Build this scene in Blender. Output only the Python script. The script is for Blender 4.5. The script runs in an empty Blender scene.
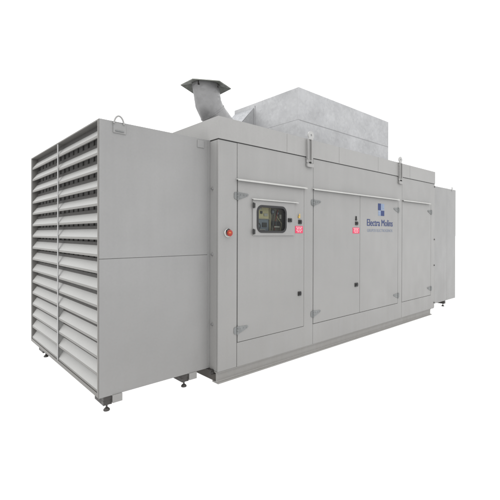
import bpy, bmesh, math, random
from mathutils import Vector, Matrix
random.seed(4)
scene = bpy.context.scene
COL = scene.collection
PI = math.pi

# ------------------------------------------------------------------ materials
def new_mat(name):
    m = bpy.data.materials.new(name); m.use_nodes = True
    nt = m.node_tree
    return m, nt, nt.nodes['Principled BSDF']

def paint(name, col, rough=0.5, spec=0.35, var=0.05, streak=0.03, bump=0.02, metallic=0.0, coat=0.0, low_shade=0.0):
    m, nt, b = new_mat(name); N = nt.nodes; L = nt.links
    geo = N.new('ShaderNodeNewGeometry')
    n1 = N.new('ShaderNodeTexNoise'); n1.inputs['Scale'].default_value = 1.1; n1.inputs['Detail'].default_value = 4
    L.new(geo.outputs['Position'], n1.inputs['Vector'])
    mp = N.new('ShaderNodeMapping'); mp.inputs['Scale'].default_value = (14, 14, 0.7)
    L.new(geo.outputs['Position'], mp.inputs['Vector'])
    n2 = N.new('ShaderNodeTexNoise'); n2.inputs['Scale'].default_value = 1.0; n2.inputs['Detail'].default_value = 5
    L.new(mp.outputs['Vector'], n2.inputs['Vector'])
    n3 = N.new('ShaderNodeTexNoise'); n3.inputs['Scale'].default_value = 60; n3.inputs['Detail'].default_value = 3
    L.new(geo.outputs['Position'], n3.inputs['Vector'])
    def mr(src, amp):
        r = N.new('ShaderNodeMapRange'); r.inputs['From Min'].default_value = 0.3; r.inputs['From Max'].default_value = 0.7
        r.inputs['To Min'].default_value = 1 - amp; r.inputs['To Max'].default_value = 1 + amp
        L.new(src, r.inputs['Value']); return r.outputs['Result']
    a = N.new('ShaderNodeMath'); a.operation = 'MULTIPLY'
    L.new(mr(n1.outputs['Fac'], var), a.inputs[0]); L.new(mr(n2.outputs['Fac'], streak), a.inputs[1])
    a2 = N.new('ShaderNodeMath'); a2.operation = 'MULTIPLY'
    L.new(a.outputs[0], a2.inputs[0]); L.new(mr(n3.outputs['Fac'], 0.018), a2.inputs[1])
    v = N.new('ShaderNodeVectorMath'); v.operation = 'SCALE'; v.inputs[0].default_value = col
    L.new(a2.outputs[0], v.inputs['Scale'])
    out = v.outputs['Vector']
    if low_shade > 0:   # shade painted into the colour, stronger towards the bottom
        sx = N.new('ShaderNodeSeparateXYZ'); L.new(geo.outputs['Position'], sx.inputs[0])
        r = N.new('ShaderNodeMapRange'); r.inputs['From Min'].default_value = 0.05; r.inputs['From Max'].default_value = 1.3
        r.inputs['To Min'].default_value = low_shade; r.inputs['To Max'].default_value = 0.0
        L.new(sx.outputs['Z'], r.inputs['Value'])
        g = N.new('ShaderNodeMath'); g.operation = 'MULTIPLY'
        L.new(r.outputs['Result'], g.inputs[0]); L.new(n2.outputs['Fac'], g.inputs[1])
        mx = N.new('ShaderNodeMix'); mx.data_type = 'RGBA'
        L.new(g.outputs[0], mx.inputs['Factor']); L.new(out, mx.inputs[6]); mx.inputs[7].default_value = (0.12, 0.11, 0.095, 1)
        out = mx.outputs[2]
    L.new(out, b.inputs['Base Color'])
    rr = N.new('ShaderNodeMapRange'); rr.inputs['To Min'].default_value = rough - 0.07; rr.inputs['To Max'].default_value = rough + 0.1
    L.new(n2.outputs['Fac'], rr.inputs['Value']); L.new(rr.outputs['Result'], b.inputs['Roughness'])
    b.inputs['Metallic'].default_value = metallic
    b.inputs['Specular IOR Level'].default_value = spec
    if bump > 0:
        n4 = N.new('ShaderNodeTexNoise'); n4.inputs['Scale'].default_value = 2.2; n4.inputs['Detail'].default_value = 1
        L.new(geo.outputs['Position'], n4.inputs['Vector'])
        ad = N.new('ShaderNodeMath'); ad.operation = 'MULTIPLY_ADD'; ad.inputs[1].default_value = 0.015
        L.new(n3.outputs['Fac'], ad.inputs[0]); L.new(n4.outputs['Fac'], ad.inputs[2])
        bp = N.new('ShaderNodeBump'); bp.inputs['Strength'].default_value = 1.0; bp.inputs['Distance'].default_value = bump
        L.new(ad.outputs[0], bp.inputs['Height']); L.new(bp.outputs['Normal'], b.inputs['Normal'])
    return m

def galv(name, col, rough=0.45, metallic=0.55, spangle=0.08, cloud=0.12, bumpd=0.006):
    m, nt, b = new_mat(name); N = nt.nodes; L = nt.links
    geo = N.new('ShaderNodeNewGeometry')
    vo = N.new('ShaderNodeTexVoronoi'); vo.inputs['Scale'].default_value = 26
    L.new(geo.outputs['Position'], vo.inputs['Vector'])
    sp = N.new('ShaderNodeSeparateColor'); L.new(vo.outputs['Color'], sp.inputs[0])
    n1 = N.new('ShaderNodeTexNoise'); n1.inputs['Scale'].default_value = 2.3; n1.inputs['Detail'].default_value = 5; n1.inputs['Roughness'].default_value = 0.6
    L.new(geo.outputs['Position'], n1.inputs['Vector'])
    def mr(src, amp, lo=0.0, hi=1.0):
        r = N.new('ShaderNodeMapRange'); r.inputs['From Min'].default_value = lo; r.inputs['From Max'].default_value = hi
        r.inputs['To Min'].default_value = 1 - amp; r.inputs['To Max'].default_value = 1 + amp
        L.new(src, r.inputs['Value']); return r.outputs['Result']
    a = N.new('ShaderNodeMath'); a.operation = 'MULTIPLY'
    L.new(mr(sp.outputs[0], spangle), a.inputs[0]); L.new(mr(n1.outputs['Fac'], cloud, 0.3, 0.7), a.inputs[1])
    v = N.new('ShaderNodeVectorMath'); v.operation = 'SCALE'; v.inputs[0].default_value = col
    L.new(a.outputs[0], v.inputs['Scale']); L.new(v.outputs['Vector'], b.inputs['Base Color'])
    rr = N.new('ShaderNodeMapRange'); rr.inputs['To Min'].default_value = rough - 0.1; rr.inputs['To Max'].default_value = rough + 0.15
    L.new(sp.outputs[1], rr.inputs['Value']); L.new(rr.outputs['Result'], b.inputs['Roughness'])
    b.inputs['Metallic'].default_value = metallic
    bp = N.new('ShaderNodeBump'); bp.inputs['Distance'].default_value = bumpd
    L.new(n1.outputs['Fac'], bp.inputs['Height']); L.new(bp.outputs['Normal'], b.inputs['Normal'])
    return m

M_paint  = paint('grey_paint', (0.211, 0.2095, 0.206), rough=0.42, streak=0.022, var=0.05, bump=0.03, low_shade=0.35)
M_rim    = paint('rim_paint', (0.228, 0.226, 0.222), rough=0.46, streak=0.02, var=0.035)
M_plen   = paint('housing_paint', (0.200, 0.1995, 0.198), rough=0.42, streak=0.018, var=0.045, bump=0.03, low_shade=0.32)
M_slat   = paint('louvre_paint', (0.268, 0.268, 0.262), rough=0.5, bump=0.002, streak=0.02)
M_lip    = paint('louvre_lip_shade', (0.14, 0.137, 0.129), rough=0.5, bump=0.0)  # slat paint darkened: shade on the upright lips put into the colour
M_soffit = paint('soffit_shade_grey', (0.085, 0.082, 0.076), rough=0.6, bump=0.0)  # dark tone carries the shade under the housing top
M_dseam  = paint('duct_joint_grey', (0.23, 0.23, 0.235), rough=0.6, bump=0.0)
M_frame  = paint('louvre_frame_paint', (0.118, 0.114, 0.107), rough=0.5, bump=0.0)
M_gap    = paint('seam_shadow_grey', (0.135, 0.133, 0.13), rough=0.8, bump=0)
M_gutter = paint('gutter_white', (0.34, 0.34, 0.33), rough=0.4, bump=0.0)
M_eye    = paint('lifting_eye_paint', (0.30, 0.30, 0.295), rough=0.4, bump=0.0)
M_dark   = paint('baffle_shade', (0.085, 0.083, 0.08), rough=0.8, bump=0)  # kept dark: shade inside the louvre put into the colour
M_flange = paint('baffle_rail_shade', (0.036, 0.034, 0.032), rough=0.7, bump=0)  # near black to paint the shade in the gaps behind the slats
M_void   = paint('black_void', (0.004, 0.004, 0.004), rough=0.9, bump=0)
M_black  = paint('black_plastic', (0.012, 0.012, 0.012), rough=0.35, bump=0)
M_rubber = paint('gasket_rubber', (0.016, 0.016, 0.017), rough=0.6, bump=0)
M_skid   = paint('skid_paint', (0.215, 0.212, 0.205), rough=0.55, low_shade=0.5)
M_skidend= paint('skid_end_dark', (0.07, 0.063, 0.056), rough=0.7, streak=0.1)
M_zinc   = galv('zinc_hinge', (0.15, 0.155, 0.155), rough=0.5, metallic=0.3)
M_galv   = galv('galvanised_sheet', (0.305, 0.308, 0.315), rough=0.5, metallic=0.3, spangle=0.035, cloud=0.15)
M_hood   = galv('bright_galvanised', (0.20, 0.205, 0.215), rough=0.5, metallic=0.2, spangle=0.04, cloud=0.08)
M_pipe   = galv('exhaust_steel', (0.205, 0.205, 0.207), rough=0.42, metallic=0.5, spangle=0.02, cloud=0.05, bumpd=0.0)
M_cap    = galv('cap_steel', (0.165, 0.172, 0.155), rough=0.5, metallic=0.35, spangle=0.03)
M_bolt   = galv('bolt_steel', (0.3, 0.3, 0.3), rough=0.4, metallic=0.8)
M_foot   = galv('foot_steel', (0.035, 0.032, 0.03), rough=0.5, metallic=0.3)
M_red    = paint('red_sign', (0.50, 0.03, 0.08), rough=0.5, bump=0)
M_white  = paint('white_print', (0.55, 0.45, 0.47), rough=0.5, bump=0)
M_blue   = paint('blue_print', (0.008, 0.022, 0.095), rough=0.5, bump=0)
M_lblue  = paint('pale_blue_print', (0.16, 0.205, 0.29), rough=0.5, bump=0)
M_gtext  = paint('grey_blue_print', (0.13, 0.155, 0.21), rough=0.5, bump=0)
M_brass  = galv('brass', (0.45, 0.32, 0.10), rough=0.4, metallic=0.7)
M_button = paint('red_button', (0.24, 0.018, 0.01), rough=0.35, bump=0)
M_orange = paint('orange_button', (0.4, 0.12, 0.02), rough=0.3, bump=0)
M_chrome = galv('chrome_ring', (0.32, 0.32, 0.31), rough=0.3, metallic=0.6)
M_side   = paint('instrument_side', (0.13, 0.125, 0.105), rough=0.6, bump=0)
M_cream  = paint('instrument_cream', (0.46, 0.42, 0.27), rough=0.6, bump=0)
M_panel  = paint('instrument_blue_grey', (0.16, 0.19, 0.24), rough=0.6, bump=0)
M_screen = paint('instrument_dark', (0.03, 0.035, 0.04), rough=0.3, bump=0)

M_glass = bpy.data.materials.new('window_glass'); M_glass.use_nodes = True
nt = M_glass.node_tree; nt.nodes.clear()
o_ = nt.nodes.new('ShaderNodeOutputMaterial'); mx = nt.nodes.new('ShaderNodeMixShader')
tr = nt.nodes.new('ShaderNodeBsdfTransparent'); tr.inputs[0].default_value = (0.72, 0.74, 0.70, 1)
gl = nt.nodes.new('ShaderNodeBsdfGlossy'); gl.inputs['Roughness'].default_value = 0.04; gl.inputs[0].default_value = (1, 1, 1, 1)
fr = nt.nodes.new('ShaderNodeFresnel'); fr.inputs['IOR'].default_value = 1.3
nt.links.new(fr.outputs[0], mx.inputs[0]); nt.links.new(tr.outputs[0], mx.inputs[1]); nt.links.new(gl.outputs[0], mx.inputs[2])
nt.links.new(mx.outputs[0], o_.inputs[0])

# grey floor made to glow white, so no shadow shows on it
M_ground = bpy.data.materials.new('glowing_white_ground'); M_ground.use_nodes = True
nt = M_ground.node_tree; b = nt.nodes['Principled BSDF']
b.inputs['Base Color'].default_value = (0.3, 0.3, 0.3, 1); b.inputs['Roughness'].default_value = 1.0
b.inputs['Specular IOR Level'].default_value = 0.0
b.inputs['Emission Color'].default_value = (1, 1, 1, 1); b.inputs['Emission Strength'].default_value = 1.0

# ------------------------------------------------------------------ mesh helpers
class MB:
    def __init__(s): s.bm = bmesh.new()
    def box(s, x0, x1, y0, y1, z0, z1, bev=0.0):
        t = bmesh.new()
        bmesh.ops.create_cube(t, size=1)
        for v in t.verts:
            v.co = Vector(((x0+x1)/2 + v.co.x*(x1-x0), (y0+y1)/2 + v.co.y*(y1-y0), (z0+z1)/2 + v.co.z*(z1-z0)))
        if bev: bmesh.ops.bevel(t, geom=t.edges[:], offset=bev, segments=2, affect='EDGES', profile=0.5)
        s.merge(t); return s
    def merge(s, t, M=None):
        if M is not None: bmesh.ops.transform(t, matrix=M, verts=t.verts)
        me = bpy.data.meshes.new('tmp'); t.to_mesh(me); s.bm.from_mesh(me); bpy.data.meshes.remove(me); t.free()
    def cyl(s, p0, p1, r0, r1=None, n=24, bev=0.0):
        r1 = r0 if r1 is None else r1
        p0 = Vector(p0); p1 = Vector(p1); d = p1-p0
        t = bmesh.new()
        bmesh.ops.create_cone(t, cap_ends=True, segments=n, radius1=r0, radius2=r1, depth=d.length)
        if bev: bmesh.ops.bevel(t, geom=[e for e in t.edges if not e.is_manifold or any(len(f.verts) > 4 for f in e.link_faces)], offset=bev, segments=2, affect='EDGES')
        q = Vector((0, 0, 1)).rotation_difference(d.normalized()).to_matrix().to_4x4()
        s.merge(t, Matrix.Translation((p0+p1)/2) @ q); return s
    def poly(s, pts):
        vs = [s.bm.verts.new(p) for p in pts]; return s.bm.faces.new(vs)
    def prism(s, prof, axis, a, b_):
        """profile of 2-D points extruded along an axis; axis x: (y,z)  y: (x,z)  z: (x,y)"""
        def P(u, v, w): return {'x': (w, u, v), 'y': (u, w, v), 'z': (u, v, w)}[axis]
        A = [s.bm.verts.new(P(u, v, a)) for u, v in prof]; B = [s.bm.verts.new(P(u, v, b_)) for u, v in prof]
        s.bm.faces.new(A); s.bm.faces.new(B[::-1]); n = len(prof)
        for i in range(n): s.bm.faces.new((A[i], B[i], B[(i+1) % n], A[(i+1) % n]))
        return s
    def lathe(s, prof, M, n=28):
        rings = []
        for r, h in prof:
            rings.append([s.bm.verts.new(M @ Vector((r*math.cos(2*PI*k/n), r*math.sin(2*PI*k/n), h))) for k in range(n)])
        for a, c in zip(rings, rings[1:]):
            for k in range(n): s.bm.faces.new((a[k], a[(k+1) % n], c[(k+1) % n], c[k]))
        s.bm.faces.new(rings[0][::-1]); s.bm.faces.new(rings[-1]); return s
    def tube(s, pts, r, n=10):
        rings = []; pts = [Vector(p) for p in pts]
        for i, p in enumerate(pts):
            d = (pts[min(i+1, len(pts)-1)] - pts[max(i-1, 0)]).normalized()
            q = Vector((0, 0, 1)).rotation_difference(d)
            rings.append([s.bm.verts.new(p + q @ Vector((r*math.cos(2*PI*k/n), r*math.sin(2*PI*k/n), 0))) for k in range(n)])
        for a, c in zip(rings, rings[1:]):
            for k in range(n): s.bm.faces.new((a[k], a[(k+1) % n], c[(k+1) % n], c[k]))
        s.bm.faces.new(rings[0][::-1]); s.bm.faces.new(rings[-1]); return s
    def build(s, name, mat, parent, smooth=False, label=None):
        bmesh.ops.recalc_face_normals(s.bm, faces=s.bm.faces[:])
        me = bpy.data.meshes.new(name); s.bm.to_mesh(me); s.bm.free()
        for m in (mat if isinstance(mat, list) else [mat]): me.materials.append(m)
        o = bpy.data.objects.new(name, me); COL.objects.link(o)
        if parent: o.parent = parent
        if smooth:
            for p in me.polygons: p.use_smooth = True
            try: me.set_sharp_from_angle(angle=math.radians(45))
            except Exception: pass
        if label: o['label'] = label
        return o

def MBs():
    return MB()

# ------------------------------------------------------------------ measured sizes
L = 5.144; H = 2.70; DEP = 2.594
ZB = 0.1225            # underside of the body
ZR = 2.4706            # underside of roof rim
YP = 0.139; PD = 2.317 # housings are set back from the body's front
PW = 1.134; ZT = 2.4765; ZPB = 0.1374
RW = 1.416

gen = bpy.data.objects.new('generator_set', None); COL.objects.link(gen)
gen['label'] = 'long grey soundproofed generator set with louvred intake end and roof exhaust'
gen['category'] = 'generator'

# ------------------------------------------------------------------ ground
g = MB(); g.poly([(-400, -400, 0), (400, -400, 0), (400, 400, 0), (-400, 400, 0)])
go = g.build('ground', M_ground, None); go['kind'] = 'structure'

# ------------------------------------------------------------------ skid
m = MB()
for (y0, sg) in ((0.0, 1), (DEP, -1)):
    prof = [(0.0, 0.001), (0.10, 0.001), (0.10, 0.014), (0.044, 0.018), (0.040, 0.024), (0.040, 0.100), (0.042, 0.104), (0.10, 0.108), (0.10, 0.120), (0.004, 0.120), (0.004, 0.112), (0.026, 0.108), (0.030, 0.026), (0.024, 0.017), (0.0, 0.014)]
    prof = [(y0 + sg*u, v) for u, v in prof]
    m.prism(prof, 'x', 0.004, 5.04)
skid = m.build('skid_base', M_skid, gen)
m = MB()
m.box(0.03, 0.05, 0.04, DEP-0.04, 0.002, 0.119)
m.box(0.052, 0.11, 0.04, DEP-0.04, 0.002, 0.012)
m.box(4.95, 4.97, 0.04, DEP-0.04, 0.002, 0.119)
for x in (1.0, 2.0, 3.0, 4.0): m.box(x, x+0.08, 0.102, DEP-0.102, 0.02, 0.115)
m.build('cross_member', M_skidend, skid)
m = MB()
m.box(-0.035, 0.028, 0.07, 0.10, 0.085, 0.135, 0.003); m.box(-0.035, 0.028, 0.104, 0.20, 0.12, 0.132, 0.003)
m.cyl((-0.02, 0.06, 0.108), (-0.02, 0.074, 0.108), 0.014, n=6)
m.build('fixing_bracket', M_foot, skid)

# ------------------------------------------------------------------ body
WX0, WX1, WZ0, WZ1 = 0.49, 1.02, 1.515, 1.85       # opening for the instrument window
def ring_boxes(m, x0, x1, y0, y1, z0, z1, hx0, hx1, hz0, hz1):
    m.box(x0, hx0, y0, y1, z0, z1); m.box(hx1, x1, y0, y1, z0, z1)
    m.box(hx0, hx1, y0, y1, z0, hz0); m.box(hx0, hx1, y0, y1, hz1, z1)
m = MB()
# backing skin behind the seams
ring_boxes(m, 0.012, L-0.012, 0.014, 0.030, ZB+0.01, 2.60, WX0, WX1, WZ0, WZ1)
core = m.build('seam_backing', M_gap, gen)
m = MB()
m.box(0.0, 0.012, 0.0235, DEP-0.0, ZB+0.003, 2.466)                 # left end wall
m.box(L-0.012, L-0.0005, 0.0235, DEP, ZB, 2.466)
m.box(0.013, L-0.013, DEP-0.02, DEP-0.001, ZB, 2.60)
m.box(0.013, L-0.013, 0.031, DEP-0.021, ZB+0.002, ZB+0.02)           # floor
m.box(0.031, L-0.031, 0.031, DEP-0.031, 2.585, 2.60)           # roof
body = m.build('body_shell', M_paint, gen)
# front panels
T0, T1 = 0.0, 0.0225
TOPZ = 2.467
def panel(x0, x1, z0, z1, name='front_panel', bev=0.003):
    m = MB(); m.box(x0, x1, T0, T1, z0, z1, bev); return m.build(name, M_paint, body)
m = MB(); m.box(0.0, 0.245, T0, T1, ZB, TOPZ, 0.003); cornerp = m.build('corner_panel', M_paint, body)
def frame_panel(x0, x1, postl, postr):
    """header + sill + posts butted together"""
    m = MB()
    m.box(x0, x1, T0, T1, 2.083, TOPZ)
    m.box(x0, x1, T0, T1, ZB, 0.374)
    if postl: m.box(x0, postl, T0, T1, 0.374, 2.083)
    if postr: m.box(postr, x1, T0, T1, 0.374, 2.083)
    bmesh.ops.remove_doubles(m.bm, verts=m.bm.verts[:], dist=1e-5)
    return m.build('front_panel', M_paint, body)
frame_panel(0.250, 1.498, None, 1.327)
frame_panel(1.503, 3.846, None, 3.716)
frame_panel(3.851, L, None, 4.985)
# small dark bolts up the right corner
for z in (2.42, 1.42, 0.93, 0.22):
    m = MB(); m.cyl((L-0.012, -0.001, z), (L-0.012, -0.010, z), 0.016, 0.012, n=10)
    m.build('corner_bolt', M_foot, body)
m = MB(); m.box(L+0.001, L+0.05, 0.03, 0.12, 0.10, 0.17, 0.004)
m.build('end_bracket', M_foot, body)

# roof rim
m = MB()
zt, zb = H, ZR + 0.006
m.box(-0.006, L+0.003, -0.008, 0.03, zb, zt)
m.box(-0.006, L+0.003, DEP-0.03, DEP+0.008, zb, zt)
m.box(-0.006, 0.03, 0.03, DEP-0.03, zb, zt)
m.box(L-0.033, L+0.003, 0.03, DEP-0.03, zb, zt)
rim = m.build('roof_rim', M_rim, gen)
for x in (1.003, 2.046, 3.064, 4.113):
    m = MB(); m.box(x-0.0018, x+0.0018, -0.0088, -0.0078, zb+0.001, zt-0.001)
    m.build('rim_seam', M_gap, rim)
# dark strip added below the rim, standing in for the shadow gap
m = MB(); m.box(0.0, L-0.002, 0.003, 0.0135, TOPZ+0.0005, zb-0.0005); m.build('rim_shadow_strip', M_rubber, rim)

# gutters over the doors
def gutter(x0, x1, z, parent, y=0.0, dep=0.032, h=0.013, name='rain_gutter'):
    m = MB()
    prof = [(y-0.001, z), (y-0.001, z+0.012), (y-0.004, z+0.012), (y-dep, z+0.002), (y-dep-0.003, z+0.000), (y-dep-0.003, z-h), (y-dep, z-h), (y-dep+0.001, z-0.003), (y-0.006, z+0.003)]
    m.prism(prof, 'x', x0, x1)
    return m.build(name, M_gutter, parent)
gutter(0.232, 1.350, 2.085, body)
gutter(1.482, 3.705, 2.085, body)
gutter(3.850, 4.905, 2.085, body)

# ------------------------------------------------------------------ doors
DZ0, DZ1 = 0.380, 2.077
def hinge(x, z, sgn, parent):
    m = MB()
    # long tapered leaf
    f = -0.002
    prof = [(x+sgn*0.010, z-0.048), (x+sgn*0.055, z-0.036), (x+sgn*0.135, z-0.006), (x+sgn*0.150, z+0.004), (x+sgn*0.150, z+0.014), (x+sgn*0.138, z+0.022), (x+sgn*0.010, z+0.028)]
    m.prism(prof, 'y', f-0.004, f+0.0015)
    prof = [(x-sgn*0.012, z-0.050), (x-sgn*0.040, z-0.044), (x-sgn*0.048, z-0.03), (x-sgn*0.048, z+0.012), (x-sgn*0.040, z+0.026), (x-sgn*0.012, z+0.028)]
    m.prism(prof, 'y', f-0.004, f+0.0015)
    for a, b_ in ((-0.056, -0.022), (-0.0205, 0.008), (0.0095, 0.034)):
        m.cyl((x, f-0.006, z+a), (x, f-0.006, z+b_), 0.009, n=14, bev=0.0015)
    for dx in (0.04, 0.085, 0.125):
        m.cyl((x+sgn*dx, f-0.007, z+0.003), (x+sgn*dx, f-0.0035, z+0.003), 0.006, n=8)
    return m.build('hinge', M_zinc, parent, smooth=True)
def latch(x, z, parent, w=0.055, h=0.052, y=0.0, name='latch'):
    m = MB()
    m.box(x-w/2, x+w/2, y-0.014, y-0.0005, z-h/2, z+h/2, 0.004)
    m.box(x-w*0.12, x+w*0.34, y-0.024, y-0.0145, z-h*0.22, z+h*0.30, 0.003)
    m.box(x-w*0.40, x-w*0.20, y-0.019, y-0.0145, z-h*0.30, z+h*0.25, 0.002)
    return m.build(name, M_black, parent)
def sign(x0, x1, z0, z1, parent):
    m = MB(); m.box(x0, x1, -0.0035, -0.0008, z0, z1, 0.0006)
    s = m.build('warning_sign', M_red, parent)
    m = MB(); w = x1-x0; h = z1-z0
    rows = [(0.84, [(0.12, 0.30), (0.36, 0.60), (0.66, 0.88)]), (0.64, [(0.2, 0.45), (0.52, 0.8)]), (0.42, [(0.14, 0.40), (0.47, 0.60), (0.66, 0.86)]), (0.20, [(0.26, 0.5), (0.56, 0.76)])]
    for zz, segs in rows:
        for a, b_ in segs:
            m.box(x0+a*w, x0+b_*w, -0.0042, -0.0036, z0+zz*h-0.045*h, z0+zz*h+0.045*h)
    m.build('sign_print', M_white, s)
    return s
def plain_door(x0, x1):
    m = MB(); m.box(x0, x1, T0-0.001, T1, DZ0, DZ1, 0.003)
    return m.build('door', M_paint, gen)

# door with instrument window
X0, X1 = 0.257, 1.321
m = MB()
ring_boxes(m, X0, X1, T0-0.001, T1, DZ0, DZ1, WX0, WX1, WZ0, WZ1)
bmesh.ops.remove_doubles(m.bm, verts=m.bm.verts[:], dist=1e-5)
d1 = m.build('door', M_paint, gen, label='left door with an instrument window and red sign')
hinge(0.252, 1.925, 1, d1); hinge(0.252, 0.515, 1, d1)
latch(1.243, 1.664, d1); latch(1.238, 0.790, d1)
m = MB()
m.cyl((1.224, -0.014, 1.725), (1.224, -0.0015, 1.725), 0.016, n=16)
m.box(1.215, 1.233, -0.018, -0.0145, 1.735, 1.762, 0.002)
m.build('lock', M_brass, d1, smooth=True)
sign(1.158, 1.300, 1.527, 1.614, d1)
# window leaf: ring between outer rectangle and rounded hole
def rrect(cx, cz, w, h, r, n=8):
    pts = []
    for (sx, sz, a0) in ((1, 1, 0), (-1, 1, 90), (-1, -1, 180), (1, -1, 270)):
        for k in range(n+1):
            a = math.radians(a0 + 90*k/n)
            pts.append((cx + sx*(w/2-r) + r*math.cos(a), cz + sz*(h/2-r) + r*math.sin(a)))
    return pts
def ring(m, outer, inner, y0, y1):
    n = len(outer)
    V = [[m.bm.verts.new((u, y, v)) for u, v in P] for P in (outer, inner) for y in (y0, y1)]
    O0, O1, I0, I1 = V
    for i in range(n):
        j = (i+1) % n
        m.bm.faces.new((O0[i], O0[j], I0[j], I0[i])); m.bm.faces.new((O1[j], O1[i], I1[i], I1[j]))
        m.bm.faces.new((O0[j], O0[i], O1[i], O1[j])); m.bm.faces.new((I0[i], I0[j], I1[j], I1[i]))
cx, cz = 0.752, 1.6825
m = MB()
ring(m, rrect((0.460+1.135)/2, 1.692, 0.675, 0.385, 0.008), rrect(cx, cz, 0.44, 0.272, 0.06), -0.014, -0.0025)
wf = m.build('window_frame', M_paint, d1)
m = MB()
ring(m, rrect(cx, cz, 0.474, 0.306, 0.075), rrect(cx, cz, 0.424, 0.256, 0.05), -0.020, -0.0005)
m.build('window_gasket', M_rubber, d1)
m = MB(); P = rrect(cx, cz, 0.412, 0.244, 0.047); m.poly([(u, -0.009, v) for u, v in P])
m.build('window_pane', M_glass, d1)
gutter(0.449, 1.190, 1.893, d1, y=-0.001, dep=0.028, h=0.007)
for z in (1.826, 1.541):
    m = MB(); m.box(0.452, 0.486, -0.026, -0.0145, z-0.026, z+0.026, 0.004); m.cyl((0.458, -0.024, z-0.03), (0.458, -0.024, z+0.03), 0.008, n=10)
    m.build('window_hinge', M_black, d1)
latch(1.045, 1.680, d1, 0.062, 0.046, y=-0.014, name='window_latch')
# instrument recess
m = MB()
m.box(WX0-0.01, WX1+0.01, 0.150, 0.16, WZ0-0.01, WZ1+0.01)
for a in ((WX0-0.01, WX0-0.002, 0.031, 0.15, WZ0-0.01, WZ1+0.01), (WX1+0.002, WX1+0.01, 0.031, 0.15, WZ0-0.01, WZ1+0.01),
          (WX0-0.002, WX1+0.002, 0.031, 0.15, WZ0-0.01, WZ0-0.002), (WX0-0.002, WX1+0.002, 0.031, 0.15, WZ1+0.002, WZ1+0.01)):
    m.box(*a)
m.build('instrument_recess', M_screen, d1)
def ib(x0, x1, z0, z1, mat, name, y=0.060, t=0.012):
    m = MB(); m.box(x0, x1, y, y+t, z0, z1, 0.002); return m.build(name, mat, d1)
ib(0.50, 0.775, 1.690, 1.845, M_cream, 'control_panel')
ib(0.50, 0.768, 1.530, 1.682, M_panel, 'control_screen')
ib(0.786, 1.015, 1.525, 1.850, M_side, 'gauge_panel', y=0.075)
ib(0.500, 0.776, 1.683, 1.690, M_gutter, 'panel_edge', y=0.050)
ib(0.776, 0.784, 1.530, 1.850, M_cream, 'panel_edge', y=0.045)
rr_ = random.Random(11)
def bits(name, mat, spots, y):
    for (x, z, w_, h_) in spots:
        m = MB(); m.box(x-w_/2, x+w_/2, y-0.008, y, z-h_/2, z+h_/2, 0.001); m.build(name, mat, d1)
bits('nameplate', M_gutter, [(0.60, 1.80, 0.11, 0.018), (0.72, 1.735, 0.06, 0.03), (0.57, 1.735, 0.05, 0.022), (0.66, 1.565, 0.10, 0.012), (0.90, 1.60, 0.09, 0.016), (0.96, 1.72, 0.03, 0.05)], 0.0595)
bits('relay', M_screen, [(0.65, 1.76, 0.03, 0.03), (0.84, 1.64, 0.035, 0.05), (0.89, 1.64, 0.035, 0.05), (0.94, 1.64, 0.035, 0.05), (0.70, 1.62, 0.07, 0.05)], 0.0595)
for (x, z, r, y) in ((0.595, 1.605, 0.040, 0.059), (0.845, 1.775, 0.030, 0.074), (0.925, 1.76, 0.026, 0.074)):
    m = MB(); m.cyl((x, y-0.010, z), (x, y, z), r, n=24); m.build('gauge', M_screen, d1)
    m = MB(); m.cyl((x, y-0.012, z), (x, y-0.0105, z), r*0.55, n=24); m.build('gauge_dial', M_panel, d1)
for k, (x, z0_, x2, z1_) in enumerate(((0.82, 1.56, 0.86, 1.74), (0.87, 1.56, 0.93, 1.80), (0.97, 1.55, 0.90, 1.73))):
    m = MB(); m.tube([(x, 0.068, z0_), (x+0.01, 0.055, (z0_+z1_)/2), (x2, 0.068, z1_)], 0.004); m.build('cable', [M_screen, M_button, M_cream][k], d1, smooth=True)

d2 = plain_door(1.511, 2.572)
d2['label'] = 'second door with a red sign by its right edge'
hinge(1.506, 1.925, 1, d2); hinge(1.506, 0.515, 1, d2)
latch(2.480, 1.672, d2, 0.062); latch(2.478, 0.790, d2, 0.075, 0.055)
m = MB(); m.cyl((2.465, -0.016, 1.725), (2.465, -0.0015, 1.725), 0.014, n=12); m.box(2.456, 2.474, -0.016, -0.0025, 1.735, 1.775, 0.002)
m.build('lock', M_black, d2, smooth=True)
sign(2.385, 2.555, 1.527, 1.611, d2)
d3 = plain_door(2.578, 3.710)
d3['label'] = 'third door carrying the blue maker lettering'
hinge(3.712, 1.925, -1, d3); hinge(3.712, 0.515, -1, d3)
d4 = plain_door(3.857, 4.979)
hinge(4.981, 1.940, -1, d4); hinge(4.981, 0.515, -1, d4)

# writing
def text(s, x0, x1, z0, caph, mat, name, parent, y=-0.0022, bold=0.0):
    cu = bpy.data.curves.new(name, 'FONT'); cu.body = s; cu.extrude = 0.0006
    to = bpy.data.objects.new('t', cu); COL.objects.link(to)
    bpy.context.view_layer.update()
    dg = bpy.context.evaluated_depsgraph_get()
    me = bpy.data.meshes.new_from_object(to.evaluated_get(dg))
    bpy.data.objects.remove(to)
    xs = [v.co.x for v in me.vertices]; ys = [v.co.y for v in me.vertices]
    sx = (x1-x0)/(max(xs)-min(xs)); mnx = min(xs); top = max(ys)
    sz = caph/(top - 0.0)
    for v in me.vertices:
        v.co = Vector((x0+(v.co.x-mnx)*sx, y-v.co.z, z0+v.co.y*sz))
    if bold:                                   # heavier strokes
        b2 = bmesh.new(); b2.from_mesh(me); me2 = me.copy()
        for dx, dy in ((-bold, 0.0003), (bold, 0.0006)):
            t = me2.copy(); t.transform(Matrix.Translation((dx, dy, 0))); b2.from_mesh(t)
        b2.to_mesh(me); b2.free()
    me.materials.clear(); me.materials.append(mat); me.name = name
    o = bpy.data.objects.new(name, me); COL.objects.link(o); o.parent = parent; return o
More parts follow.
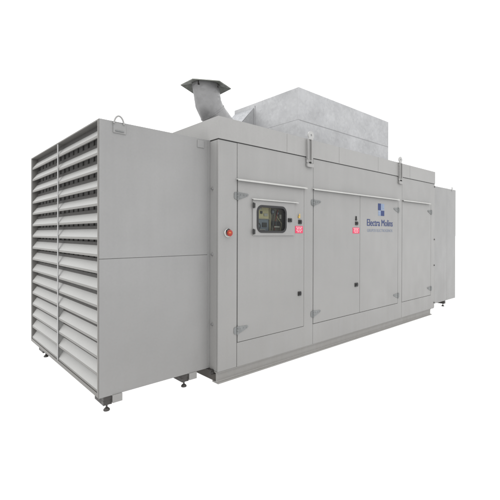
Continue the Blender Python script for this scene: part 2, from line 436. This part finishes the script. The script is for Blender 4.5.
text('Electra Molins', 2.765, 3.530, 1.643, 0.100, M_blue, 'lettering', d3, bold=0.0035)
text('GRUPOS ELECTROGENOS', 2.768, 3.522, 1.553, 0.042, M_gtext, 'lettering', d3)
lx0, lxm, lx1 = 3.075, 3.160, 3.262; lz0, lzm, lz1 = 1.795, 1.885, 1.992
m = MB(); m.box(lx0, lxm, -0.0034, -0.0012, lzm+0.004, lz1); m.box(lxm-0.002+0.004, lx1, -0.0034, -0.0012, lz0+0.008, lzm-0.002)
lg = m.build('logo_square', M_blue, d3)
m = MB(); m.box(lxm+0.002, lx1, -0.003, -0.0012, lzm+0.004, lz1); m.box(lx0+0.006, lxm-0.002, -0.003, -0.0012, lz0+0.008, lzm-0.002)
m.build('logo_pale_square', M_lblue, d3)
for a in ((lxm+0.040, lxm+0.048, lzm+0.02, lz1-0.012), (lx0+0.012, lxm-0.01, lz0+0.016, lz0+0.024), (lx0+0.012, lxm-0.01, lz0+0.05, lz0+0.056), (lxm+0.06, lx1-0.012, lzm+0.03, lzm+0.04)):
    m = MB(); m.box(a[0], a[1], -0.0036, -0.0031, a[2], a[3]); m.build('logo_stripe', M_gtext, d3)

# emergency stop on the corner panel
ex, ez = 0.119, 1.525
Mf = Matrix.Translation((ex, -0.0005, ez)) @ Matrix.Rotation(PI/2, 4, 'X')
m = MB(); m.lathe([(0.046, 0.0), (0.046, 0.006), (0.042, 0.012), (0.034, 0.014), (0.030, 0.010), (0.005, 0.010)], Mf); es = m.build('emergency_stop', M_chrome, cornerp, smooth=True)
m = MB(); m.lathe([(0.017, 0.0105), (0.017, 0.03), (0.032, 0.034), (0.034, 0.040), (0.031, 0.047), (0.02, 0.051), (0.004, 0.052)], Mf); es2 = m.build('stop_button', M_button, cornerp, smooth=True)
m = MB(); m.prism([(ex-0.034, ez+0.008), (ex-0.03, ez+0.030), (ex, ez+0.046), (ex+0.03, ez+0.030), (ex+0.034, ez+0.008), (ex+0.029, ez+0.008), (ex+0.024, ez+0.026), (ex, ez+0.038), (ex-0.024, ez+0.026), (ex-0.029, ez+0.008)], 'y', -0.022, -0.0145)
m.build('button_guard', M_black, cornerp)
m = MB(); m.box(ex-0.026, ex+0.004, -0.0545, -0.0528, ez-0.003, ez+0.010, 0.0005); m.build('button_mark', M_orange, cornerp)

# ------------------------------------------------------------------ lifting brackets
def lifting_bracket(xc, xe):
    m = MB()
    w = 0.062
    m.box(xc-w, xc+w, -0.019, -0.0085, 2.40, 2.69, 0.003)          # back plate
    m.box(xc-w, xc-w+0.012, -0.044, -0.0195, 2.44, 2.69, 0.003)    # ribs
    m.box(xc+0.004, xc+0.018, -0.044, -0.0195, 2.44, 2.69, 0.003)
    m.prism([(xc-w, 2.395), (xc+w, 2.395), (xc+w, 2.36), (xc+w-0.015, 2.350), (xc-w+0.01, 2.350), (xc-w, 2.36)], 'y', -0.030, -0.0085)
    o = m.build('lifting_bracket', M_rim, gen)
    m = MB(); m.cyl((xc-0.005, -0.038, 2.405), (xc-0.005, -0.0195, 2.405), 0.013, n=6)
    m.build('bolt', M_black, o)
    # eye plate
    m = MB()
    n = 24; out = []; inn = []
    for k in range(n):
        a = 2*PI*k/n
        out.append((xe+0.055*math.cos(a), 2.748+0.048*math.sin(a))); inn.append((xe+0.016*math.cos(a), 2.745+0.016*math.sin(a)))
    ring(m, out, inn, -0.032, -0.018)
    m.box(xe-0.04, xe+0.04, -0.0315, -0.0185, 2.692, 2.722)
    m.build('lifting_eye', M_eye, o, smooth=True)
lifting_bracket(1.415, 1.420)
lifting_bracket(3.765, 3.735)

# ------------------------------------------------------------------ roof duct
BX0, BX1, BY0, BY1, BZT = 1.85, 4.413, 0.55, 1.993, 3.625
m = MB()
m.box(BX0, BX1, BY0, BY1, 3.158, BZT, 0.004)
m.box(BX0, BX1-0.003, BY0+0.003, BY1-0.003, 2.6005, 3.1572)
duct = m.build('roof_duct', M_galv, gen)
m = MB()
m.box(BX0+0.03, BX1-0.006, BY0+0.0022, BY0+0.01, 3.150, 3.1570)
m.build('duct_seam', M_dseam, duct)
m = MB(); yy = 1.487
m.box(BX0-0.012, BX0-0.0005, yy-0.018, yy, 2.61, 3.58, 0.001)
m.build('duct_flange', M_galv, duct)
m = MB()
zt_ = 3.56
A = [(BX0-0.001, 1.49), (BX0-0.001, 1.985)]
# wedge hood: sloping face, two cheeks
sl = (zt_-2.62)/0.86
m.poly([(BX0-0.001, 1.49, zt_), (BX0-0.001, 1.985, zt_), (BX0-0.86, 1.985, 2.62), (BX0-0.86, 1.49, 2.62)])
m.build('duct_hood', M_hood, duct)
m = MB()
m.poly([(BX0-0.001, 1.4903, zt_-0.002), (BX0-0.84, 1.4903, 2.62), (BX0-0.001, 1.4903, 2.62)])
m.build('hood_cheek', M_galv, duct); m = MB()
m.poly([(BX0-0.001, 1.983, zt_-0.002), (BX0-0.84, 1.983, 2.62), (BX0-0.001, 1.983, 2.62)])
m.build('hood_cheek', M_galv, duct)

# ------------------------------------------------------------------ exhaust
def ring_pts(c, nrm, axisdir, r, n=40):
    """ellipse where a cylinder of radius r about axisdir is cut by plane with normal nrm through c"""
    a = axisdir.normalized(); u = a.orthogonal().normalized()
    # stable frame: use world Y
    u = Vector((0, 1, 0)) - a*a.y; u.normalize(); w = a.cross(u)
    out = []
    for k in range(n):
        t = 2*PI*k/n; p = u*(r*math.cos(t)) + w*(r*math.sin(t))
        s_ = -(p.dot(nrm))/(a.dot(nrm)); out.append(c + p + a*s_)
    return out
def loft(m, rings, close=False):
    R_ = [[m.bm.verts.new(p) for p in r] for r in rings]; n = len(R_[0])
    for a, c in zip(R_, R_[1:]):
        for k in range(n): m.bm.faces.new((a[k], a[(k+1) % n], c[(k+1) % n], c[k]))
P0 = Vector((0.478, 0.90, 3.385)); P1 = Vector((0.520, 0.90, 3.165)); PM = Vector((0.585, 0.90, 3.062)); P2 = Vector((1.16, 0.90, 2.56))
r = 0.167; a1 = (P1-P0).normalized(); a2 = (PM-P1).normalized(); a3 = (P2-PM).normalized(); mit = (a1+a2).normalized(); mit2 = (a2+a3).normalized()
upz = Vector((0, 0, 1))
m = MB()
loft(m, [ring_pts(P0, upz, a1, r-0.006), ring_pts(P0, upz, a1, r), ring_pts(P1, mit, a1, r), ring_pts(PM, mit2, a2, r), ring_pts(P2, upz, a3, r-0.002)])
loft(m, [ring_pts(P0, upz, a1, r-0.006), ring_pts(P0+a1*0.25, upz, a1, r-0.006)])
ex_o = m.build('exhaust_pipe', M_pipe, gen, smooth=True)
m = MB()
b0 = P1 - mit*0.012; b1 = P1 + mit*0.012
loft(m, [ring_pts(b0, mit, mit, r-0.005), ring_pts(b0, mit, mit, r+0.010), ring_pts(b1, mit, mit, r+0.010), ring_pts(b1, mit, mit, r-0.005)])
m.bm.free()
m = MB(); loft(m, [ring_pts(P0+a1*0.012, upz, a1, r+0.001), ring_pts(P0+a1*0.012, upz, a1, r+0.005), ring_pts(P0+a1*0.028, upz, a1, r+0.005), ring_pts(P0+a1*0.028, upz, a1, r+0.001)])
m.build('pipe_band', M_pipe, ex_o, smooth=True)
m = MB()
loft(m, [ring_pts(PM-a2*0.008, mit2, a2, r+0.0005), ring_pts(PM-a2*0.008, mit2, a2, r+0.005), ring_pts(PM+a3*0.008, mit2, a3, r+0.005), ring_pts(PM+a3*0.008, mit2, a3, r+0.0005)])
m.build('elbow_seam', M_pipe, ex_o, smooth=True)
m = MB(); m.poly([tuple(p) for p in ring_pts(P0+a1*0.2, upz, a1, r-0.007, 24)]); m.build('pipe_bore', M_void, ex_o)
# hexagonal cap
cap = MB(); cc = Vector((0.487, 0.905, 3.378)); R6 = 0.318; yaw = math.radians(42)
lat = Vector((math.cos(yaw), -math.sin(yaw), 0)); dep = Vector((math.sin(yaw), math.cos(yaw), 0))
hx = []
for k in range(6):
    a = math.radians(7 + 60*k); hx.append(cc + lat*(R6*math.cos(a)) + dep*(R6*math.sin(a)) + Vector((0, 0, -0.008*math.cos(a) - (0.02 if math.sin(a) < -0.5 else 0))))
ap = cc + Vector((0, 0, 0.070))
up = [cap.bm.verts.new(p) for p in hx]; lip = [cap.bm.verts.new(p - Vector((0, 0, 0.010))) for p in hx]
inn = [cap.bm.verts.new(p*0.985 + cc*0.015 - Vector((0, 0, 0.010))) for p in hx]
va = cap.bm.verts.new(ap); vb = cap.bm.verts.new(ap - Vector((0, 0, 0.012)))
for k in range(6):
    j = (k+1) % 6
    cap.bm.faces.new((up[k], up[j], va)); cap.bm.faces.new((lip[k], lip[j], up[j], up[k]))
    cap.bm.faces.new((lip[j], lip[k], inn[k], inn[j])); cap.bm.faces.new((inn[j], inn[k], vb))
capo = cap.build('rain_cap', M_cap, ex_o)
for a in (15, 105, 195, 285):
    m = MB(); a = math.radians(a + 10); p = P0 + Vector((math.cos(a), math.sin(a), 0))*(r+0.002)
    m.box(p.x-0.012, p.x+0.012, p.y-0.003, p.y+0.003, p.z-0.05, p.z+0.015); m.build('cap_strut', M_foot, ex_o)

# ------------------------------------------------------------------ intake housing (left)
def levelling_foot(x, y, parent, tab=True):
    m = MB()
    m.box(x-0.055, x+0.018, y-0.03, y+0.17, 0.100, ZPB-0.001, 0.002)
    m.box(x-0.055, x-0.045, y-0.03, y+0.17, 0.062, 0.0995)
    m.box(x+0.006, x+0.018, y-0.03, y+0.17, 0.062, 0.0995)
    m.box(x-0.0448, x+0.0058, y-0.028, y-0.02, 0.062, 0.0995)
    m.box(x-0.0448, x+0.0058, y+0.16, y+0.168, 0.062, 0.0995)
    f = m.build('foot_bracket', M_foot, parent)
    if tab:
        m = MB(); m.box(x+0.019, x+0.105, y-0.045, y-0.030, 0.070, ZPB-0.001, 0.002); m.box(x+0.019, x+0.105, y-0.029, y+0.10, 0.070, 0.078, 0.002)
        m.build('bracket_tab', M_paint, parent)
    m = MB()
    Mz = Matrix.Translation((x-0.012, y+0.01, 0.0))
    m.lathe([(0.026, 0.001), (0.028, 0.008), (0.024, 0.016), (0.013, 0.026), (0.008, 0.030), (0.008, 0.062), (0.015, 0.063), (0.015, 0.076), (0.008, 0.077), (0.008, 0.099)], Mz, n=20)
    m.build('levelling_foot', M_foot, parent, smooth=True)
T = 0.03; y0, y1 = YP, YP+PD; xl = -PW
SEAMZ = 1.303
m = MB()
m.box(xl, -0.034, y0, y0+T, SEAMZ+0.0022, ZT)                 # front side, two sheets
m.box(xl, -0.034, y0, y0+T, ZPB, SEAMZ-0.0022)
m.box(xl, -0.034, y1-T, y1, ZPB, ZT)
m.box(xl, -0.034, y0+T, y1-T, ZT-0.012, ZT-0.0005)
m.box(xl, -0.034, y0+T, y1-T, ZPB+0.0005, ZPB+0.026)
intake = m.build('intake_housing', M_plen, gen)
m = MB(); m.box(xl+0.004, -0.034, y0+0.006, y0+T-0.002, SEAMZ-0.0021, SEAMZ+0.0021); m.build('sheet_joint', M_gap, intake)
m = MB()
# connection flange against the body, a hair proud
m.box(-0.0335, -0.001, y0-0.003, y0+T, ZPB, ZT); m.box(-0.0335, -0.001, y1-T, y1, ZPB, ZT)
m.box(-0.0335, -0.001, y0+T, y1-T, ZT-0.03, ZT)
m.box(-0.0335, -0.001, y0+T, y1-T, ZPB, ZPB+0.03)
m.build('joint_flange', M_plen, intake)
for z in (1.978, 1.306, 0.592):
    m = MB(); m.cyl((-0.001, 0.092, z), (-0.016, 0.092, z), 0.014, 0.012, n=12); m.cyl((-0.016, 0.092, z), (-0.022, 0.092, z), 0.010, n=6)
    m.build('flange_bolt', M_bolt, body)
# front trim edges of the louvre mouth
m = MB()
m.box(xl-0.004, xl-0.0003, y0+0.004, y0+T+0.002, ZPB+0.002, ZT-0.002)
m.box(xl-0.004, xl-0.0003, y1-T, y1-0.001, ZPB+0.002, ZT-0.002)
m.box(xl-0.004, xl-0.0003, y0+T+0.0025, y1-T-0.0005, ZPB+0.002, ZPB+0.037)
m.box(xl-0.004, xl-0.0003, y0+T+0.0025, y1-T-0.0005, ZT-0.013, ZT-0.002)
m.build('louvre_frame', M_frame, intake)
YD = 1.306; yi0, yi1 = y0+T+0.0005, y1-T-0.0005
m = MB(); m.box(xl-0.003, xl+0.002, YD-0.017, YD+0.017, ZPB+0.0375, ZT-0.0165, 0.001); dv = m.build('louvre_divider', M_plen, intake)
PITCH = 0.1433; Z0 = 0.175
def louvre(ya, yb):
    m = MB(); lips = MB()
    rr = random.Random(int(ya*100))
    for k in range(16):
        z = Z0 + PITCH*k; x = xl + 0.004
        d, h, lp, th = 0.051, 0.071, 0.020, 0.0025
        dz = rr.uniform(-0.0012, 0.0012); z += dz; h += rr.uniform(-0.002, 0.002)
        prof = [(x, z+lp), (x+0.002, z+lp-th), (x+d, z+lp+h-0.003), (x+d, z+lp+h)]
        m.prism(prof, 'y', ya, yb)
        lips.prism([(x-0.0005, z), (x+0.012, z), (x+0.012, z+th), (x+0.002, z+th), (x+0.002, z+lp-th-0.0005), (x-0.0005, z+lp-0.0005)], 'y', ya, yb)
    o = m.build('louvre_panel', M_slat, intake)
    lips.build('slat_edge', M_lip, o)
    return o
m = MB(); m.box(xl+0.001, -0.05, yi0, yi1, ZT-0.016, ZT-0.0125); m.build('soffit_shade_sheet', M_soffit, intake)  # dark sheet added under the top to paint its shade
m = MB(); m.box(xl+0.006, -0.05, yi1-0.003, yi1-0.0003, ZPB+0.03, ZT-0.017); m.build('liner_shade_sheet', M_frame, intake)  # added dark sheet, stands in for shade on the inner end wall
louvre(yi0, yi1-0.004)
for k in range(4):
    z = Z0 + PITCH*k + 0.024
    m = MB(); m.prism([(xl+0.006, z+0.0), (xl+0.056, z+0.064), (xl+0.056, z+0.119), (xl+0.006, z+0.119)], 'y', YD-0.003, YD+0.003)
    m.build('gusset', M_slat, dv)
m = MB()
for k in range(16):
    z = Z0 + PITCH*k; x = xl+0.004+0.0525
    for ya, yb in ((yi0, yi1),):
        m.box(x, x+0.003, ya, yb, z+0.084, z+0.122 if k < 15 else ZT-0.017)
m.build('baffle_rail', M_flange, intake)
m = MB(); y = yi0+0.02
while y < yi1-0.09:
    m.box(xl+0.075, xl+0.40, y, y+0.098, ZPB+0.03, ZT-0.02)
    y += 0.145
m.build('sound_baffle', M_dark, intake)
m = MB(); m.box(xl+0.41, xl+0.42, yi0, yi1, ZPB+0.03, ZT-0.02); m.build('dark_backing_sheet', M_void, intake)  # added black sheet, stands in for the unlit depth between the baffles
# lifting lug
m = MB()
m.box(-1.018, -0.905, y0-0.007, y0-0.0005, 2.378, 2.466, 0.002)
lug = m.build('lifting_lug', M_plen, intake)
m = MB(); pts = []
for k in range(17):
    a = PI*k/16; pts.append((-0.980-0.034*math.cos(a)+ (0.02*k/16), y0-0.012, 2.455+0.070*math.sin(a)))
m.tube(pts, 0.0075); m.build('lug_loop', M_rim, lug, smooth=True)
m = MB(); m.box(-1.00, -0.925, y0-0.014, y0-0.0075, 2.392, 2.401, 0.001); m.build('lug_edge', M_zinc, lug)
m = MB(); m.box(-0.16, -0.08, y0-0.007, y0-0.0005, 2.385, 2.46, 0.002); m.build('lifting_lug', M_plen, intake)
levelling_foot(-1.040, 0.175, intake); levelling_foot(-0.270, 0.175, intake)
levelling_foot(-1.040, 2.085, intake, False); levelling_foot(-0.270, 2.085, intake, False)

# ------------------------------------------------------------------ discharge housing (right)
m = MB()
xa, xb = L+0.034, L+RW
m.box(xa, xb, y0, y0+T, ZPB, ZT)
m.box(xa, xb, y1-T, y1, ZPB, ZT)
m.box(xa, xb, y0+T, y1-T, ZT-0.02, ZT-0.0005)
m.box(xa, xb, y0+T, y1-T, ZPB+0.0005, ZPB+0.02)
m.box(xb-0.02, xb-0.0005, y0+T, y1-T, ZPB+0.02, ZT-0.02)
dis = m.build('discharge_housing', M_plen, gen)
m = MB(); m.box(L+0.001, L+0.0335, y0-0.003, y0+T, ZPB, ZT+0.02); m.box(L+0.001, L+0.0335, y0+T, y1, ZT-0.02, ZT)
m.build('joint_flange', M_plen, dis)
m = MB()
m.box(L+0.95, L+0.952, y0-0.0006, y0-0.0002, ZPB+0.001, ZT-0.001)
m.build('sheet_joint', M_plen, dis)
m = MB(); m.box(6.33, 6.37, y0-0.008, y0-0.0005, 2.44, 2.525, 0.003); m.build('lifting_lug', M_rim, dis)
m = MB(); m.box(5.30, 5.40, y0-0.008, y0-0.0005, 2.40, 2.53, 0.003); m.build('lifting_lug', M_rim, dis)
levelling_foot(6.10, 0.20, dis, False); levelling_foot(6.10, 2.085, dis, False)

# ------------------------------------------------------------------ camera
cam = bpy.data.cameras.new('camera'); co = bpy.data.objects.new('camera', cam); COL.objects.link(co)
yaw_, pitch_, roll_, f_, px_, py_ = 0.733, -0.0043, 0.0026, 382.9841, 250.7952, 235.4615
co.matrix_world = Matrix.Translation((-2.3298, -3.077, 1.5179)) @ Matrix.Rotation(-yaw_, 4, 'Z') @ Matrix.Rotation(PI/2+pitch_, 4, 'X') @ Matrix.Rotation(roll_, 4, 'Z')
cam.sensor_width = 36; cam.lens = f_/500*36
cam.shift_x = -(px_-250)/500; cam.shift_y = (py_-250)/500
cam.clip_start = 0.05; cam.clip_end = 2000
scene.camera = co

# ------------------------------------------------------------------ light
w = bpy.data.worlds.new('World'); scene.world = w; w.use_nodes = True
nt = w.node_tree; bg = nt.nodes['Background']
tc = nt.nodes.new('ShaderNodeTexCoord'); sx = nt.nodes.new('ShaderNodeSeparateXYZ')
nt.links.new(tc.outputs['Generated'], sx.inputs[0])
mr = nt.nodes.new('ShaderNodeMapRange'); mr.inputs['From Min'].default_value = 0.0; mr.inputs['From Max'].default_value = 1.0
mr.inputs['To Min'].default_value = 1.03; mr.inputs['To Max'].default_value = 3.1
nt.links.new(sx.outputs['Z'], mr.inputs['Value']); nt.links.new(mr.outputs['Result'], bg.inputs['Strength'])
bg.inputs['Color'].default_value = (1, 1, 1, 1)
sun = bpy.data.lights.new('sun', 'SUN'); so = bpy.data.objects.new('sun', sun); COL.objects.link(so)
sun.energy = 0.75; sun.angle = math.radians(50); sun.color = (1.0, 0.985, 0.96)
d = Vector((1.0, 0.10, -0.5)); so.rotation_euler = d.to_track_quat('-Z', 'Y').to_euler()

scene.render.engine = 'CYCLES'
scene.view_settings.view_transform = 'Standard'; scene.view_settings.look = 'None'
scene.view_settings.exposure = 0; scene.view_settings.gamma = 1
scene.render.resolution_x = 1024; scene.render.resolution_y = 1024
